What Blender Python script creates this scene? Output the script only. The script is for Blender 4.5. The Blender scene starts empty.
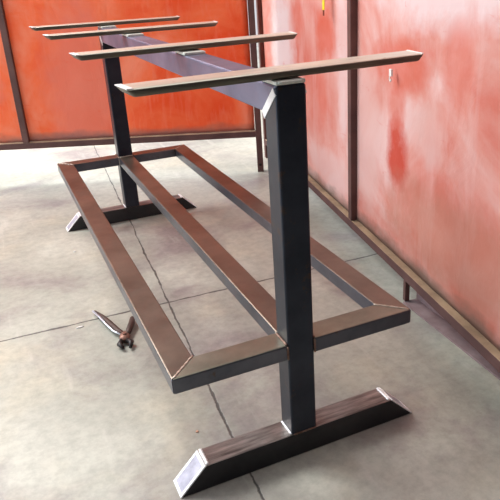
import bpy, bmesh, math, random
from mathutils import Vector, Matrix
random.seed(4)
C = bpy.context.scene.collection

# ------------------------------------------------------------------ helpers
def box(bm, lo, hi, M=None):
    x0, y0, z0 = lo; x1, y1, z1 = hi
    c = [(x0,y0,z0),(x1,y0,z0),(x1,y1,z0),(x0,y1,z0),(x0,y0,z1),(x1,y0,z1),(x1,y1,z1),(x0,y1,z1)]
    return hexa(bm, c, M)
def hexa(bm, c, M=None):
    v = [bm.verts.new((M @ Vector(p)) if M else p) for p in c]
    for f in ((3,2,1,0),(4,5,6,7),(0,1,5,4),(1,2,6,5),(2,3,7,6),(3,0,4,7)):
        bm.faces.new([v[i] for i in f])
    return v
def prism_z(bm, poly, z0, z1):
    """plan polygon (4 points, counter-clockwise) pulled up from z0 to z1"""
    return hexa(bm, [(x, y, z0) for x, y in poly] + [(x, y, z1) for x, y in poly])
def prism_x(bm, poly, x0, x1):
    """side polygon (y, z) of any count pulled from x0 to x1"""
    a = [bm.verts.new((x0, y, z)) for y, z in poly]; b = [bm.verts.new((x1, y, z)) for y, z in poly]
    n = len(poly)
    bm.faces.new(a[::-1]); bm.faces.new(b)
    for i in range(n): bm.faces.new([a[i], a[(i+1) % n], b[(i+1) % n], b[i]])
def prism_y(bm, poly, y0, y1):
    a = [bm.verts.new((x, y0, z)) for x, z in poly]; b = [bm.verts.new((x, y1, z)) for x, z in poly]
    n = len(poly)
    bm.faces.new(a); bm.faces.new(b[::-1])
    for i in range(n): bm.faces.new([a[(i+1) % n], a[i], b[i], b[(i+1) % n]])
def tube(bm, pts, rad, seg=10, cap=True, flat=1.0):
    pts = [Vector(p) for p in pts]; rings = []
    for i, p in enumerate(pts):
        t = (pts[min(i+1, len(pts)-1)] - pts[max(i-1, 0)]).normalized()
        up = Vector((0,0,1)) if abs(t.z) < .9 else Vector((1,0,0))
        a = t.cross(up).normalized(); b = a.cross(t).normalized()
        r = rad[i] if isinstance(rad, (list, tuple)) else rad
        rings.append([bm.verts.new(p + a*r*math.cos(k*2*math.pi/seg) + b*r*flat*math.sin(k*2*math.pi/seg)) for k in range(seg)])
    for r0, r1 in zip(rings, rings[1:]):
        for k in range(seg): bm.faces.new([r0[k], r0[(k+1) % seg], r1[(k+1) % seg], r1[k]])
    if cap: bm.faces.new(rings[0][::-1]); bm.faces.new(rings[-1])
def bead(bm, p, q, r=.003, n=14, flat=.6):
    """lumpy weld bead from p to q"""
    p = Vector(p); q = Vector(q)
    pts = [p.lerp(q, i/n) for i in range(n+1)]
    tube(bm, pts, [r*(.75+.35*((i*7) % 3)/2 + .15*random.random()) for i in range(n+1)], 8, True, flat)
def obj(name, bm, m, parent=None, bevel=0, smooth=False, segs=2):
    bmesh.ops.recalc_face_normals(bm, faces=bm.faces)
    if bevel:
        bmesh.ops.bevel(bm, geom=list(bm.edges), offset=bevel, segments=segs, affect='EDGES', profile=.5)
    me = bpy.data.meshes.new(name); bm.to_mesh(me); bm.free()
    if smooth or bevel:
        for f in me.polygons: f.use_smooth = smooth
    me.materials.append(m)
    o = bpy.data.objects.new(name, me); C.objects.link(o)
    if parent:
        o.parent = parent
        if parent.type == 'MESH' or True: pass
    return o
def thing(name, label, cat, loc=(0,0,0), rz=0, group=None):
    o = bpy.data.objects.new(name, None); C.objects.link(o); o.empty_display_size = .1
    o.location = loc; o.rotation_euler = (0,0,rz); o['label'] = label; o['category'] = cat
    if group: o['group'] = group
    return o
def tag(o, label, cat, group=None):
    o['label'] = label; o['category'] = cat
    if group: o['group'] = group
    return o
def rubbed_lit_top(o, m):  # paler upward faces: scraped steel plus top light put into the colour
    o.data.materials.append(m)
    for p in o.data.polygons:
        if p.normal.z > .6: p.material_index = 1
def struct(name, bm, m):
    o = obj(name, bm, m); o['kind'] = 'structure'; return o
def nb(): return bmesh.new()

# ------------------------------------------------------------------ materials
def mat(name):
    m = bpy.data.materials.new(name); m.use_nodes = True
    nt = m.node_tree; b = nt.nodes['Principled BSDF']
    return m, nt, b
def N(nt, t, **k):
    n = nt.nodes.new(t)
    for a, v in k.items():
        if a in n.inputs: n.inputs[a].default_value = v
        else: setattr(n, a, v)
    return n
def ramp(nt, src, stops):
    r = nt.nodes.new('ShaderNodeValToRGB'); e = r.color_ramp.elements
    while len(e) < len(stops): e.new(.5)
    for el, (p, c) in zip(e, stops): el.position = p; el.color = (*c, 1) if len(c) == 3 else c
    nt.links.new(src, r.inputs[0]); return r.outputs[0]
def noise(nt, vec, scale, detail=4, rough=.55, dist=0):
    n = N(nt, 'ShaderNodeTexNoise'); n.inputs['Scale'].default_value = scale; n.inputs['Detail'].default_value = detail
    n.inputs['Roughness'].default_value = rough; n.inputs['Distortion'].default_value = dist
    if vec is not None: nt.links.new(vec, n.inputs['Vector'])
    return n.outputs['Fac']
def mapping(nt, scale=(1,1,1), loc=(0,0,0)):
    tc = N(nt, 'ShaderNodeTexCoord'); mp = N(nt, 'ShaderNodeMapping')
    mp.inputs['Scale'].default_value = scale; mp.inputs['Location'].default_value = loc
    nt.links.new(tc.outputs['Object'], mp.inputs['Vector']); return mp.outputs[0]
def mix(nt, fac, a, b, mode='MIX'):
    m = N(nt, 'ShaderNodeMix', data_type='RGBA', blend_type=mode)
    if isinstance(fac, (int, float)): m.inputs[0].default_value = fac
    else: nt.links.new(fac, m.inputs[0])
    for i, s in ((6, a), (7, b)):
        if isinstance(s, tuple): m.inputs[i].default_value = (*s, 1)
        else: nt.links.new(s, m.inputs[i])
    return m.outputs[2]
def math_(nt, op, a, b=None, c=None):
    m = N(nt, 'ShaderNodeMath', operation=op)
    for i, s in enumerate((a, b, c)):
        if s is None: continue
        if isinstance(s, (int, float)): m.inputs[i].default_value = s
        else: nt.links.new(s, m.inputs[i])
    return m.outputs[0]
def bump(nt, b, h, strength=.2, dist=.002):
    bp = N(nt, 'ShaderNodeBump'); bp.inputs['Strength'].default_value = strength; bp.inputs['Distance'].default_value = dist
    nt.links.new(h, bp.inputs['Height']); nt.links.new(bp.outputs[0], b.inputs['Normal'])

def metal(name, c1, c2, metallic, r1, r2, scale=6, stretch=(1,1,1), spots=None, spot_scale=22, coat=0):
    m, nt, b = mat(name)
    v = mapping(nt, stretch)
    n1 = noise(nt, v, scale, 6, .6)
    col = ramp(nt, n1, [(.3, c1), (.7, c2)])
    if spots:
        n2 = noise(nt, mapping(nt, (1,1,1), (3,1,7)), spot_scale, 5, .7)
        f = ramp(nt, n2, [(.60, (0,0,0)), (.74, (1,1,1))])
        col = mix(nt, f, col, spots)
    nt.links.new(col, b.inputs['Base Color'])
    b.inputs['Metallic'].default_value = metallic
    r = N(nt, 'ShaderNodeMapRange'); r.inputs[3].default_value = r1; r.inputs[4].default_value = r2
    nt.links.new(noise(nt, v, scale*3, 5, .65), r.inputs[0]); nt.links.new(r.outputs[0], b.inputs['Roughness'])
    bump(nt, b, noise(nt, v, scale*14, 4), .08, .001)
    if coat: b.inputs['Coat Weight'].default_value = coat; b.inputs['Coat Roughness'].default_value = .25
    return m
M = {}
M['mill'] = metal('mill_scale_steel', (.075,.078,.10), (.15,.15,.18), .8, .24, .40, 9, spots=(.10,.06,.035))
M['dark'] = metal('dark_mill_steel', (.016,.020,.032), (.040,.046,.066), .6, .26, .40, 8, spots=(.085,.045,.025), spot_scale=26)
M['beam'] = metal('blue_mill_steel', (.12,.13,.20), (.235,.25,.36), .7, .35, .5, 7)
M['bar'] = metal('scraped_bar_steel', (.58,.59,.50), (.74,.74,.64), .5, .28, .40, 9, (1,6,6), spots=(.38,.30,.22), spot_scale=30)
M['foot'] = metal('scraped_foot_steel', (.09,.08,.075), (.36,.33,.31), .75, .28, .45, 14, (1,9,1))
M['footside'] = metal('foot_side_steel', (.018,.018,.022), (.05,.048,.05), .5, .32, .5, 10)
M['barside'] = metal('shaded_bar_side_steel', (.09,.08,.065), (.20,.18,.14), .75, .35, .5, 9, (1,12,12))  # shade on the bar fronts, painted in as a darker tone
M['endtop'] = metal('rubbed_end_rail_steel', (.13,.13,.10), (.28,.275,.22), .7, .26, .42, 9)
M['sidetop'] = metal('brown_lit_rail_top_steel', (.10,.082,.066), (.21,.175,.14), .75, .26, .42, 7)  # reflected light on the rail tops, painted as a paler brown
M['ground'] = metal('ground_bright_steel', (.85,.85,.87), (.97,.97,.97), .15, .35, .5, 60)
M['weld'] = metal('weld_bead_steel', (.30,.25,.20), (.60,.55,.48), .8, .3, .5, 90)
M['burnt'] = metal('burnt_weld_steel', (.12,.06,.04), (.28,.19,.15), .6, .4, .6, 70)
M['plate'] = metal('mounting_plate_steel', (.55,.60,.55), (.78,.82,.76), .3, .45, .6, 60)
M['cap'] = metal('brushed_cap_steel', (.36,.35,.42), (.58,.57,.66), .6, .4, .55, 50)
M['rust'] = metal('rusty_frame_steel', (.075,.032,.030), (.15,.072,.062), .1, .55, .75, 8, spots=(.20,.11,.08))
M['dust'] = metal('dusty_rusty_steel', (.20,.13,.135), (.33,.25,.26), .0, .7, .9, 14)
M['pgrip'] = metal('worn_grip', (.035,.018,.014), (.09,.048,.036), .2, .5, .7, 60)
M['pedge'] = metal('bare_handle_steel', (.55,.60,.70), (.80,.84,.92), .7, .25, .35, 60)
M['phead'] = metal('rusty_head_steel', (.16,.075,.055), (.30,.17,.13), .5, .4, .6, 90)
M['pjaw'] = metal('black_jaw_steel', (.012,.010,.010), (.03,.025,.025), .5, .35, .5, 60)
M['yellow'] = metal('yellow_plastic', (.92,.62,.01), (.98,.78,.05), 0, .4, .5, 20)
M['tip'] = metal('dark_red_plastic', (.12,.02,.01), (.2,.04,.02), 0, .5, .6, 20)
M['clear'] = metal('pale_plastic', (.70,.72,.68), (.9,.9,.88), 0, .25, .4, 40)
M['chipw'] = metal('white_chip', (.75,.74,.72), (.9,.9,.88), 0, .6, .8, 90)
M['chipo'] = metal('tan_chip', (.55,.30,.20), (.68,.42,.30), 0, .6, .8, 90)

# dusty ochre top over rusty tube: dust lies on faces that look up
def rail_mat():
    m, nt, b = mat('dust_topped_rail')
    g = N(nt, 'ShaderNodeNewGeometry'); s = N(nt, 'ShaderNodeSeparateXYZ'); nt.links.new(g.outputs['Normal'], s.inputs[0])
    f = ramp(nt, s.outputs[2], [(.5, (0,0,0)), (.8, (1,1,1))])
    n = noise(nt, mapping(nt), 9, 6, .65)
    side = ramp(nt, n, [(.3, (.070,.030,.030)), (.7, (.13,.062,.055))])
    top = ramp(nt, n, [(.3, (.20,.135,.085)), (.7, (.42,.31,.20))])
    nt.links.new(mix(nt, f, side, top), b.inputs['Base Color']); b.inputs['Roughness'].default_value = .75
    return m
M['rail'] = rail_mat()

def curtain_mat(name, deep, mid, pale, dust, blobs, hem_z, streak=(14,3), lo=.36, hi=.66):
    """PVC curtain: blotchy pigment, whitish scuffs, vertical rubs, shaped stains and painted highlights (s, z, rs, rz, rgb, k)"""
    m, nt, b = mat(name)
    v = mapping(nt, (1,1,1))
    sep = N(nt, 'ShaderNodeSeparateXYZ'); tc = N(nt, 'ShaderNodeTexCoord'); nt.links.new(tc.outputs['Object'], sep.inputs[0])
    n1 = noise(nt, v, 3.2, 6, .6, .6)
    col = ramp(nt, n1, [(lo, deep), ((lo+hi)/2, mid), (hi, pale)])
    ns = noise(nt, mapping(nt, (streak[0],1,streak[1])), 2.2, 5, .6, .4)
    f = ramp(nt, ns, [(.50, (0,0,0)), (.75, (.55,.55,.55))])
    col = mix(nt, f, col, pale)
    for (s, z, rs, rz, c, k) in blobs:
        wob = math_(nt, 'MULTIPLY', math_(nt, 'SUBTRACT', noise(nt, v, 9, 5, .65), .5), 1.5)
        dx = math_(nt, 'DIVIDE', math_(nt, 'SUBTRACT', sep.outputs[0], s), rs)
        dz = math_(nt, 'DIVIDE', math_(nt, 'SUBTRACT', sep.outputs[2], z), rz)
        d = math_(nt, 'ADD', math_(nt, 'ADD', math_(nt, 'MULTIPLY', dx, dx), math_(nt, 'MULTIPLY', dz, dz)), wob)
        g = ramp(nt, d, [(.25, (k,k,k)), (1.0, (0,0,0))])
        col = mix(nt, g, col, c)
    # scratches
    ws = noise(nt, mapping(nt, (2.2,1,7), (5,0,1)), 3.0, 8, .72, 1.6)
    g = ramp(nt, ws, [(.62, (0,0,0)), (.70, (.45,.45,.45)), (.72, (0,0,0))])
    col = mix(nt, g, col, deep)
    # dust on the bottom hem
    hz = math_(nt, 'ADD', math_(nt, 'SUBTRACT', sep.outputs[2], hem_z), math_(nt, 'MULTIPLY', noise(nt, mapping(nt, (4,1,8)), 2, 5, .6), .07))
    g = ramp(nt, hz, [(.045, (.85,.85,.85)), (.085, (0,0,0))])
    col = mix(nt, g, col, dust)
    nt.links.new(col, b.inputs['Base Color'])
    r = N(nt, 'ShaderNodeMapRange'); r.inputs[3].default_value = .30; r.inputs[4].default_value = .60
    nt.links.new(noise(nt, v, 7, 5), r.inputs[0]); nt.links.new(r.outputs[0], b.inputs['Roughness'])
    bump(nt, b, noise(nt, mapping(nt, (1.6,1,.8)), 7, 5, .6, .8), .35, .012)
    tr = N(nt, 'ShaderNodeBsdfTranslucent'); nt.links.new(col, tr.inputs[0])
    ms = N(nt, 'ShaderNodeMixShader'); ms.inputs[0].default_value = .35
    out = nt.nodes['Material Output']
    nt.links.new(b.outputs[0], ms.inputs[1]); nt.links.new(tr.outputs[0], ms.inputs[2]); nt.links.new(ms.outputs[0], out.inputs[0])
    return m
WH = (.95,.80,.80); RED = (.80,.16,.09)  # WH patches: dusty bloom, partly daylight reflections painted in
M['curtain_back'] = curtain_mat('orange_curtain', (.90,.14,.035), (.95,.25,.09), (.95,.38,.23), (.34,.20,.19),
    [(.86,.45,.16,.13,(.85,.33,.24),.7), (.18,.66,.12,.10,(.92,.42,.36),.7), (.10,.60,.07,.16,(.90,.45,.42),.5), (1.35,.4,.2,.5,(.86,.28,.19),.8)], .19)
M['curtain_right'] = curtain_mat('pink_red_curtain', (.80,.25,.19), (.85,.42,.36), (.93,.66,.63), (.22,.16,.13),
    [(.34,.58,.22,.26,WH,.95), (1.70,.86,.46,.15,WH,.9), (.91,.66,.14,.11,RED,.75), (.58,.70,.12,.09,RED,.45), (1.50,.64,.20,.08,RED,.65),
     (1.506,.40,.085,.12,(.72,.10,.06),1), (1.50,.53,.07,.08,RED,.5), (1.80,.66,.08,.13,RED,.45), (.87,.45,.07,.12,RED,.4),
     (1.08,.62,.06,.30,WH,.6), (1.27,.40,.14,.30,(.90,.62,.58),.7), (1.68,.50,.10,.10,(.90,.62,.58),.6), (1.85,.25,.5,.16,(.62,.28,.20),.6), (.95,.20,.3,.08,(.88,.62,.60),.7)], .095, (5,1.0))

def floor_mat():
    m, nt, b = mat('worn_concrete')
    tc = N(nt, 'ShaderNodeTexCoord'); v = tc.outputs['Object']
    sep = N(nt, 'ShaderNodeSeparateXYZ'); nt.links.new(v, sep.inputs[0])
    big = noise(nt, v, 1.5, 5, .55, .4)
    col = ramp(nt, big, [(.30, (.285,.29,.245)), (.5, (.41,.415,.36)), (.68, (.55,.555,.485))])
    # purplish-brown noise patches and sandy ones
    p = ramp(nt, noise(nt, mapping(nt, (1,1,1), (4.3,1.2,0)), 2.7, 5, .6, .5), [(.48, (0,0,0)), (.66, (.75,.75,.75))])
    col = mix(nt, p, col, (.23,.19,.195))
    q = ramp(nt, noise(nt, mapping(nt, (1,1,1), (9.1,5.2,0)), 3.3, 5, .6), [(.52, (0,0,0)), (.7, (.6,.6,.6))])
    col = mix(nt, q, col, (.52,.49,.38))
    fine = ramp(nt, noise(nt, v, 38, 8, .75), [(.35, (.82,.82,.82)), (.6, (1.06,1.06,1.06))])
    col = mix(nt, 1.0, col, fine, 'MULTIPLY')
    # dragging marks
    sc = ramp(nt, noise(nt, mapping(nt, (9,1.3,1)), 2, 6, .6), [(.60, (0,0,0)), (.72, (.30,.30,.30))])
    col = mix(nt, sc, col, (.62,.61,.56))
    # shrinkage joints: distance to two lines, slightly wobbling, of varying width
    wob = math_(nt, 'MULTIPLY', math_(nt, 'SUBTRACT', noise(nt, v, 6, 6, .7), .5), .022)
    w2 = math_(nt, 'MULTIPLY', math_(nt, 'SUBTRACT', noise(nt, v, 14, 4, .6), .42), .009)
    def joint(coord, base, slope, other, w):
        c = math_(nt, 'SUBTRACT', coord, math_(nt, 'ADD', math_(nt, 'MULTIPLY', other, slope), base))
        d = math_(nt, 'ABSOLUTE', math_(nt, 'ADD', c, wob))
        d = math_(nt, 'SUBTRACT', d, w2)
        return d, w
    lines = [joint(sep.outputs[0], -.118, .066, sep.outputs[1], .0014), joint(sep.outputs[1], .742, -.03, sep.outputs[0], .0022),
             joint(sep.outputs[1], 3.35, .0, sep.outputs[0], .003), joint(sep.outputs[0], -2.7, .066, sep.outputs[1], .003)]
    tot = None
    for d, w in lines:
        k = N(nt, 'ShaderNodeMapRange'); k.inputs[1].default_value = w*.6; k.inputs[2].default_value = w*1.9; k.inputs[3].default_value = 1; k.inputs[4].default_value = 0
        nt.links.new(d, k.inputs[0]); tot = k.outputs[0] if tot is None else math_(nt, 'MAXIMUM', tot, k.outputs[0])
    col = mix(nt, math_(nt, 'MULTIPLY', tot, .85), col, (.035,.03,.03))
    nt.links.new(col, b.inputs['Base Color'])
    r = N(nt, 'ShaderNodeMapRange'); r.inputs[3].default_value = .36; r.inputs[4].default_value = .62
    nt.links.new(noise(nt, v, 4, 6, .65), r.inputs[0]); nt.links.new(r.outputs[0], b.inputs['Roughness'])
    h = math_(nt, 'SUBTRACT', math_(nt, 'MULTIPLY', noise(nt, v, 30, 6, .7), .3), tot)
    bump(nt, b, h, .35, .003)
    return m
M['floor'] = floor_mat()
M['wall'] = metal('grey_wall_paint', (.05,.05,.055), (.08,.08,.085), 0, .7, .9, 2)
M['ceil'] = metal('dark_ceiling_sheet', (.22,.22,.23), (.28,.28,.29), 0, .7, .9, 2)

# ------------------------------------------------------------------ the setting
bm = nb(); box(bm, (-6,-3.2,-.12), (5,8,0)); struct('floor', bm, M['floor'])
bm = nb(); box(bm, (-6,-3.4,0), (5,-3.2,3.4)); struct('wall_front', bm, M['wall'])
bm = nb(); box(bm, (5,-3.4,0), (5.2,8,3.4)); struct('wall_right', bm, M['wall'])
bm = nb(); box(bm, (-3.2,-3.4,3.4), (5.2,4.6,3.5)); struct('ceiling', bm, M['ceil'])

# ------------------------------------------------------------------ welded table frame
h, pd, L, F, ct, fh = .0265, .050, 1.526, .254, .053, .053
W, fz, ft, fw, H, bh = .243, .255, .031, .0525, .72, .049
fr = thing('table_frame', 'long raw steel table base with four crossbars and a low rail rack', 'table frame', (0, L/2, 0))
OFF = Vector((0, -L/2, 0))
def tp(name, bm, m, parent=None, bevel=0, **k):     # a part of the table frame, drawn in table coordinates
    if not isinstance(parent, bpy.types.Object) or parent is fr: 
        parent = fr
    bmesh.ops.translate(bm, verts=bm.verts, vec=OFF)
    return obj(name, bm, m, parent, bevel, **k)
def lay(o, label): o['label'] = label; return o
for end in (0, 1):
    Y = (lambda y: y) if not end else (lambda y: L - y)
    # post with its top mitred against the beam
    bm = nb(); prism_x(bm, [(Y(0), fh), (Y(0), H), (Y(pd), H-bh), (Y(pd), fh)], -h, h)
    post = tp('post', bm, M['dark'], fr, .0035)
    bm = nb()
    bead(bm, (-h, Y(.004), fh+.001), (-h, Y(pd-.004), fh+.001), .0028)
    tp('weld_bead', bm, M['ground'], post, smooth=True)
    bm = nb()
    bead(bm, (-h+.004, Y(0), fh+.001), (h-.003, Y(0), fh+.001), .0024)
    bead(bm, (h, Y(.004), fh+.001), (h, Y(pd-.004), fh+.001), .0024)
    tp('weld_bead', bm, M['burnt'], post, smooth=True)
    # ground-flat mitre weld, both faces
    for s in (-1, 1):
        bm = nb()
        x0, x1 = (-h-.0010, -h+.001) if s < 0 else (h-.001, h+.0010)
        k = .0085
        prism_x(bm, [(Y(.001), H-.004-k*1.3), (Y(.001+k), H-.004), (Y(pd+k*.9), H-bh+.002), (Y(pd-.001), H-bh-k*1.2)], x0, x1)
        tp('mitre_weld', bm, M['ground'], post)
    # foot: trapezoid bar, ends cut back towards the top
    bm = nb(); y0, y1 = sorted((Y(0), Y(pd)))
    prism_y(bm, [(-F, 0), (F, 0), (F-ct, fh), (-F+ct, fh)], y0, y1)
    foot = tp('foot', bm, M['footside'], fr, .003); rubbed_lit_top(foot, M['foot'])
    for s in (-1, 1):
        sl = Vector((s*-ct, 0, fh)); ln = sl.length; sl.normalize(); nrm = Vector((s*fh, 0, ct)).normalized()
        base = Vector((s*F, 0, 0))
        def quad(a0, a1, u0, u1, d0, d1):       # a slab on the slanting end: a along the slope, u across, d off the face
            bmq = nb(); c = []
            for d in (d0, d1):
                for a, u in ((a0,u0),(a1,u0),(a1,u1),(a0,u1)):
                    p = base + sl*a + nrm*d; c.append((p.x, u, p.z))
            hexa(bmq, c); return bmq
        m1 = .005
        cap = tp('end_cap', quad(m1, ln-m1, y0+m1, y1-m1, -.001, .0012), M['cap'], foot)
        bmr = nb()
        for a0, a1, u0, u1 in ((0.001, .007, y0+.001, y1-.001), (ln-.007, ln-.001, y0+.001, y1-.001), (.0072, ln-.0072, y0+.001, y0+.007), (.0072, ln-.0072, y1-.007, y1-.001)):
            c = []
            for d in (-.001, .0016):
                for a, u in ((a0,u0),(a1,u0),(a1,u1),(a0,u1)):
                    p = base + sl*a + nrm*d; c.append((p.x, u, p.z))
            hexa(bmr, c)
        tp('cap_rim', bmr, M['ground'], foot)
        bmr = nb(); bead(bmr, (s*(F-ct-.004), y0+.003, fh+.0008), (s*(F-ct-.004), y1-.003, fh+.0008), .0034, 16)
        tp('weld_bead', bmr, M['ground'], foot, smooth=True)
# beam along the top
bm = nb(); prism_x(bm, [(0, H), (L, H), (L-pd, H-bh), (pd, H-bh)], -h, h)
tp('top_beam', bm, M['beam'], fr, .0035)
# low rack: two mitred side rails, centre rail, end rails cut around the posts
for s in (-1, 1):
    bm = nb()
    q = [(s*W, 0), (s*(W-fw), fw), (s*(W-fw), L-fw), (s*W, L)]
    prism_z(bm, q, fz-ft, fz)
    side = tp('side_rail', bm, M['mill'], fr, .0028); rubbed_lit_top(side, M['sidetop'])
    for end in (0, 1):
        Y = (lambda y: y) if not end else (lambda y: L - y)
        bm = nb()
        q = [(s*W, Y(0)), (s*h, Y(0)), (s*h, Y(fw)), (s*(W-fw), Y(fw))]
        prism_z(bm, q, fz-ft, fz)
        er = tp('end_rail', bm, M['mill'], fr, .0028); rubbed_lit_top(er, M['endtop'] if not end else M['sidetop'])
        bm = nb()
        bead(bm, (s*(W-.003), Y(.003), fz+.0004), (s*(W-fw-.001), Y(fw+.001), fz+.0004), .0022, 16, .45)
        tp('weld_bead', bm, M['weld'], er, smooth=True)
        bm = nb()
        bead(bm, (s*(h+.001), Y(-.0008), fz-ft+.002), (s*(h+.001), Y(-.0008), fz-.002), .0030, 12)
        bead(bm, (s*(h+.001), Y(.002), fz+.0006), (s*(h+.001), Y(pd-.003), fz+.0006), .0030, 12)
        tp('weld_bead', bm, M['burnt'], er, smooth=True)
bm = nb(); box(bm, (-fw/2, pd, fz-ft), (fw/2, L-pd, fz))
cr = tp('center_rail', bm, M['mill'], fr, .0028); rubbed_lit_top(cr, M['sidetop'])
bm = nb(); bead(bm, (-h, pd+.001, fz-ft+.002), (-h-.0005, pd+.001, fz+.001), .003); bead(bm, (-h+.002, pd+.002, fz+.0008), (h-.002, pd+.002, fz+.0008), .003)
tp('weld_bead', bm, M['weld'], cr, smooth=True)
bm = nb(); bead(bm, (-h, L-pd-.001, fz-ft+.002), (-h-.0005, L-pd-.001, fz+.001), .003); bead(bm, (-h+.002, L-pd-.002, fz+.0008), (h-.002, L-pd-.002, fz+.0008), .003)
tp('weld_bead', bm, M['weld'], cr, smooth=True)
# crossbars on small plates
sp, bt, Bh, bc, bw = .006, .0125, .2555, .011, .058
for (y, xo, dy, tl) in ((.0076, .003, 0, .0045), (.5015, .006, -.0018, .005), (1.0658, .010, -.0006, .002), (1.462, .006, 0, .001)):
    z0, z1 = H+sp, H+sp+bt
    bm = nb()
    y0 = 0 if y < .1 else y-.024
    y1 = L-.001 if y > 1.3 else y+bw-.006
    box(bm, (-h+.001, y0, H), (h-.001 if y < .1 else h-.004, y1, z0))
    pl = tp('mounting_plate', bm, M['plate'], fr, .001)
    bm = nb()
    fl = .005
    hexa(bm, [(xo-Bh+bc, y-dy, z0), (xo+Bh-bc, y+dy, z0+tl), (xo+Bh-bc+fl, y+dy+bw, z0+tl), (xo-Bh+bc-fl, y-dy+bw, z0),
              (xo-Bh, y-dy, z1), (xo+Bh, y+dy, z1+tl), (xo+Bh+fl, y+dy+bw, z1+tl), (xo-Bh-fl, y-dy+bw, z1)])
    bar = tp('crossbar', bm, M['barside'], fr, .0046, smooth=True, segs=4); rubbed_lit_top(bar, M['bar'])
    for s in (-1, 1):
        w = .010 if s < 0 else .004
        bm = nb(); zz = z1+(tl if s > 0 else 0); c = []
        for zq in (zz-.001, zz+.0005):
            c += [(xo+s*(Bh-.002), y+s*dy+.002, zq), (xo+s*(Bh-.002-w), y+s*dy+.002, zq), (xo+s*(Bh-.001+fl-w), y+s*dy+bw-.002, zq), (xo+s*(Bh-.001+fl), y+s*dy+bw-.002, zq)]
        hexa(bm, c)
        tp('ground_end', bm, M['ground'], bar)
    bm = nb(); bead(bm, (-h+.004, y-.001 if y > .1 else y0-.0005, H+sp*.6), (h-.006, y-.001 if y > .1 else y0-.0005, H+sp*.6), .0026 if y < .1 else .002, 12, 1)
    tp('weld_bead', bm, M['plate'], pl, smooth=True)

# ------------------------------------------------------------------ welding screens (local: x along, z up, -y faces the table)
def wavy_curtain(bm, s0, s1, z0, z1, t=.0025, amp=.003, seed=0, ns=60, nz=40):
    rnd = random.Random(seed); ph = [rnd.uniform(0, 6.28) for _ in range(6)]
    def off(s, z):
        k = min(1, (s-s0)/.1, (s1-s)/.1, (z-z0)/.05 + .25)
        return amp*k*(math.sin(9*s+2*z+ph[0]) + .6*math.sin(21*s-5*z+ph[1]) + .5*math.sin(7*z+4*s+ph[2]) + .3*math.sin(43*s+11*z+ph[3]))
    grid = {}
    for side in (0, 1):
        for i in range(ns+1):
            for j in range(nz+1):
                s = s0+(s1-s0)*i/ns; z = z0+(z1-z0)*(j/nz)**1.3
                grid[side,i,j] = bm.verts.new((s, off(s, z) + (t if side else 0), z))
    for i in range(ns):
        for j in range(nz):
            bm.faces.new([grid[0,i,j], grid[0,i+1,j], grid[0,i+1,j+1], grid[0,i,j+1]])
            bm.faces.new([grid[1,i,j], grid[1,i,j+1], grid[1,i+1,j+1], grid[1,i+1,j]])
    for i in range(ns):
        for j in (0, nz): bm.faces.new([grid[0,i,j], grid[1,i,j], grid[1,i+1,j], grid[0,i+1,j]])
    for j in range(nz):
        for i in (0, ns): bm.faces.new([grid[0,i,j], grid[0,i,j+1], grid[1,i,j+1], grid[1,i,j]])

def screen(label, origin, direction, zr, zt, length, mid, tw, legs, cm, hem_lift):
    ang = math.atan2(direction[1], direction[0])
    T = thing('welding_screen', label, 'screen', (origin[0], origin[1], 0), ang)
    # local +y has to point away from the table
    hw = tw/2
    def P(name, bm, m, parent=None, **k): return obj(name, bm, m, parent or T, **k)
    for (s, z0) in ((0, 0 if legs[0] else zr), (length, 0 if legs[1] else zr)):
        bm = nb(); box(bm, (s-hw, -hw, z0), (s+hw, hw, zt)); P('frame_post', bm, M['rust'], bevel=.002)
    for s in mid:
        bm = nb(); box(bm, (s-hw, -hw, zr+tw+.0002), (s+hw, hw-.004, zt-tw-.0002)); P('frame_post', bm, M['rust'], bevel=.002)
    bm = nb(); box(bm, (hw+.0003, -hw, zr), (length-hw-.0003, hw, zr+tw)); P('bottom_rail', bm, M['rail'], bevel=.002)
    bm = nb(); box(bm, (hw+.0003, -hw, zt-tw), (length-hw-.0003, hw, zt)); P('top_rail', bm, M['rust'], bevel=.002)
    return T, hw, P

# back screen: runs left behind the far end
A = Vector((.675, 1.797)); B = Vector((-.311, 2.211)); d = (B-A).normalized()
TW = .028
# (local x must run so that local -y faces the table: start at the left end and run to the right)
Lb = 2.12; A0 = A + d*Lb
Tb, hw, P = screen('orange curtain screen in a rusty frame behind the far end of the table base', A0, (-d.x, -d.y), .168, 1.95, Lb, (Lb-1.061,), TW, (1,1), None, 0)
bm = nb(); wavy_curtain(bm, hw+.002, Lb-hw-.002, .168+TW+.001, 1.95-TW-.002, seed=3, amp=.0022)
cb = P('curtain', bm, M['curtain_back'], smooth=True); cb.location.y = .006
bm = nb(); box(bm, (Lb-.006, -hw-.0012, .030), (Lb+.006, -hw+.001, .042)); lay(P('bolt_hole', bm, M['pjaw']), 'dark bolt hole near the foot of the post')

# right screen: runs toward the camera
S = Vector((.778, 1.95)); E = Vector((.4405, -.044)); d2 = (E-S).normalized(); S = S - d2*.05; TWr = .028
n2 = Vector((-d2.y, d2.x))        # points to +x side
S2 = S + n2*(TWr/2)
Lr = 2.32
Tr, hw, P = screen('pinkish smeared curtain screen in a rusty frame along the right side', S2, d2, .070, 1.95, Lr, (1.193,), TWr, (1,1), None, 0)
bm = nb(); wavy_curtain(bm, hw+.002, Lr-hw-.002, .070+TWr+.001, 1.95-TWr-.002, seed=8, amp=.0024)
cr_ = P('curtain', bm, M['curtain_right'], smooth=True); cr_.location.y = .007
sl = 1.611
bm = nb(); box(bm, (sl-.006, -hw+.002, .0055), (sl+.008, -hw+.016, .0698)); P('support_leg', bm, M['rust'], bevel=.001)
def Lq(x, y):       # table coordinates to screen coordinates
    v = Vector((x, y)) - S2; return (v.dot(d2), v.dot(n2))
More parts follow.
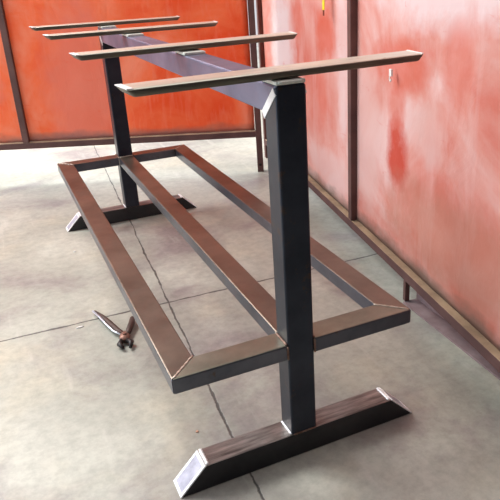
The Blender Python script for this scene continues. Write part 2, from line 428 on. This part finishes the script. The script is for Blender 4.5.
p0, p1 = Vector((.5135, .405)), Vector((.481, -.34)); e = (p1-p0).normalized(); o_ = Vector((-e.y, e.x))
bm = nb()
def slab(a, b, z0, z1):
    c = []
    for z in (z0, z1):
        for q in (p0+o_*a, p1+o_*a, p1+o_*b, p0+o_*b): c.append((*Lq(*q), z))
    hexa(bm, c)
slab(0, .050, 0, .005); slab(.044, .050, .005, .045)
P('floor_angle', bm, M['dust'])
# small things hanging on the right screen
def at_right(s, y, z):      # point on the right screen (s along, y off it, negative towards the table)
    return Tr.location + Vector((d2.x, d2.y, 0))*s + Vector((n2.x, n2.y, 0))*y + Vector((0,0,z))
T = thing('hanging_strap', 'narrow yellow strap with a dark tip hanging against the right curtain near its middle post', 'strap', at_right(.992, -.024, .750), math.atan2(d2.y, d2.x))
bm = nb()
for k in range(24):
    za, zb = .006+k*.05, .006+(k+1)*.05
    wv = .0015*math.sin(k*1.3); wv2 = .0015*math.sin((k+1)*1.3)
    if zb+.75 > 1.95: break
    hexa(bm, [(-.009,wv-.001,za),(.009,wv-.001,za),(.009,wv+.001,za),(-.009,wv+.001,za),(-.009,wv2-.001,zb),(.009,wv2-.001,zb),(.009,wv2+.001,zb),(-.009,wv2+.001,zb)])
bmesh.ops.remove_doubles(bm, verts=bm.verts, dist=1e-5)
obj('strap_band', bm, M['yellow'], T)
bm = nb(); box(bm, (-.004,-.0015,-.012), (.004,.0015,.006)); obj('strap_tip', bm, M['tip'], T, bevel=.0005)
bm = nb(); box(bm, (-.008,-.004,1.176), (.008,.005,1.20)); obj('hook', bm, M['rust'], T, bevel=.001)
T = thing('clip', 'small pale plastic clip on the right curtain, under the nearest crossbar end', 'clip', at_right(1.492, -.010, .600), math.atan2(d2.y, d2.x))
bm = nb(); box(bm, (-.007,-.003,.012), (.007,.003,.030)); obj('clip_body', bm, M['clear'], T, bevel=.001)
bm = nb(); tube(bm, [(-.003,-.001,.013), (-.004,-.002,.004), (.001,-.002,-.002), (.005,-.001,.004)], .0018, 8); obj('clip_loop', bm, M['clear'], T, smooth=True)

# ------------------------------------------------------------------ pliers on the floor
T = thing('pliers', 'open worn pliers lying on the concrete left of the low rack', 'pliers', (-.226, .596, 0))
def R(x, y, z): return (x+.226, y-.596, z)
bm = nb(); tube(bm, [R(-.222,.606,.011), R(-.236,.640,.011), R(-.247,.690,.010), R(-.258,.735,.010), R(-.272,.782,.009)], [.0055,.0075,.0078,.0065,.0035], 12, True, .8)
hd = obj('handle', bm, M['pgrip'], T, smooth=True)
bm = nb(); tube(bm, [R(-.231,.608,.012), R(-.247,.640,.012), R(-.258,.688,.012), R(-.2665,.735,.012), R(-.277,.784,.010)], [.0022,.0028,.0030,.0030,.0032], 10, True, .8)
lay(obj('bare_edge', bm, M['pedge'], hd, smooth=True), 'shiny bare steel edge of the handle')
bm = nb(); tube(bm, [R(-.218,.604,.011), R(-.208,.628,.012), R(-.196,.655,.012), R(-.186,.688,.010)], [.006,.0085,.009,.007], 12, True, .8)
obj('handle', bm, M['pgrip'], T, smooth=True)
bm = nb(); tube(bm, [R(-.222,.622,.010), R(-.226,.600,.010), R(-.231,.578,.010)], [.009,.015,.011], 14, True, .6)
obj('head', bm, M['phead'], T, smooth=True)
bm = nb(); bmesh.ops.create_cone(bm, cap_ends=True, segments=16, radius1=.0055, radius2=.0048, depth=.004, matrix=Matrix.Translation(R(-.226,.600,.0195)))
obj('rivet', bm, M['phead'], T)
for p in ([R(-.236,.586,.010), R(-.246,.568,.010), R(-.241,.547,.009)], [R(-.226,.583,.010), R(-.217,.565,.010), R(-.224,.543,.009)]):
    bm = nb(); tube(bm, p, [.007,.0075,.004], 10, True, .9); obj('jaw', bm, M['pjaw'], T, smooth=True)

# chips of debris
def chip(x, y, sx, sy, m, label):
    bm = nb(); n = 7; rnd = random.Random(int(x*1000)); ring = []
    for zz, k in ((0, 1), (.003, .8)):
        ring.append([bm.verts.new((sx*k*math.cos(a*6.283/n)*(.8+.4*rnd.random()), sy*k*math.sin(a*6.283/n)*(.8+.4*rnd.random()), zz)) for a in range(n)])
    bm.faces.new(ring[0][::-1]); bm.faces.new(ring[1])
    for i in range(n): bm.faces.new([ring[0][i], ring[0][(i+1) % n], ring[1][(i+1) % n], ring[1][i]])
    o = obj('debris_chip', bm, m); o.location = (x, y, 0); tag(o, label, 'debris')
chip(-.323, .726, .011, .003, M['chipw'], 'small white flake lying in the floor joint left of the pliers')
chip(-.171, .162, .003, .0035, M['chipo'], 'tiny tan chip on the floor behind the near foot')
chip(-.258, 1.272, .005, .004, M['chipw'], 'small pale chip on the floor beside the far left of the rack')

# ------------------------------------------------------------------ light
def area(name, loc, rot, size, sizey, e, col=(1,1,1)):
    l = bpy.data.lights.new(name, 'AREA'); l.shape = 'RECTANGLE'; l.size = size; l.size_y = sizey; l.energy = e; l.color = col
    o = bpy.data.objects.new(name, l); C.objects.link(o); o.location = loc; o.rotation_euler = rot; return o
area('back_left_fill', (-1.6, 3.3, 3.35), (0,0,0), 2.6, 2.2, 330, (1,.98,.95))  # unseen lamp added to brighten the floor at the back left
area('overhead_fill', (.6, .4, 3.35), (0,0,0), 1.2, 2.4, 14, (1,.97,.92))  # unseen lamp added for soft light from above
# unseen area lamp added for the daylight from the open left side
area('left_daylight_fill', (-5.6, 1.6, 1.6), (0, math.radians(-90), 0), 3.0, 5.0, 90, (.72,.84,1))

w = bpy.data.worlds.new('World'); bpy.context.scene.world = w; w.use_nodes = True
nt = w.node_tree; bg = nt.nodes['Background']
tc = N(nt, 'ShaderNodeTexCoord'); sp_ = N(nt, 'ShaderNodeSeparateXYZ'); nt.links.new(tc.outputs['Generated'], sp_.inputs[0])
c = ramp(nt, sp_.outputs[2], [(.0, (.36,.36,.38)), (.25, (.60,.63,.68)), (.6, (1,1,1)), (1.0, (.9,.95,1.0))])
nt.links.new(c, bg.inputs[0]); bg.inputs[1].default_value = 1.7

# ------------------------------------------------------------------ camera
f_px = 640.41; ppx, ppy = 288.63, 228.98
cam = bpy.data.cameras.new('Camera'); co = bpy.data.objects.new('Camera', cam); C.objects.link(co)
cam.sensor_width = 36; cam.lens = f_px/500*36
cam.shift_x = (250-ppx)/500; cam.shift_y = (ppy-250)/500; cam.clip_start = .02
r = Vector((0.90168141, -0.43046603, -0.04086112)); u = Vector((0.19691148, 0.32464903, 0.9251102)); fw_ = Vector((0.38496299, 0.84220069, -0.3774937))
m = Matrix((r, u, -fw_)).transposed().to_4x4(); m.translation = Vector((-.42944, -.90665, .88707))
co.matrix_world = m
sc = bpy.context.scene; sc.camera = co
sc.view_settings.view_transform = 'Standard'; sc.view_settings.look = 'None'; sc.view_settings.gamma = 1; sc.view_settings.use_curve_mapping = False
sc.view_settings.exposure = 0.3
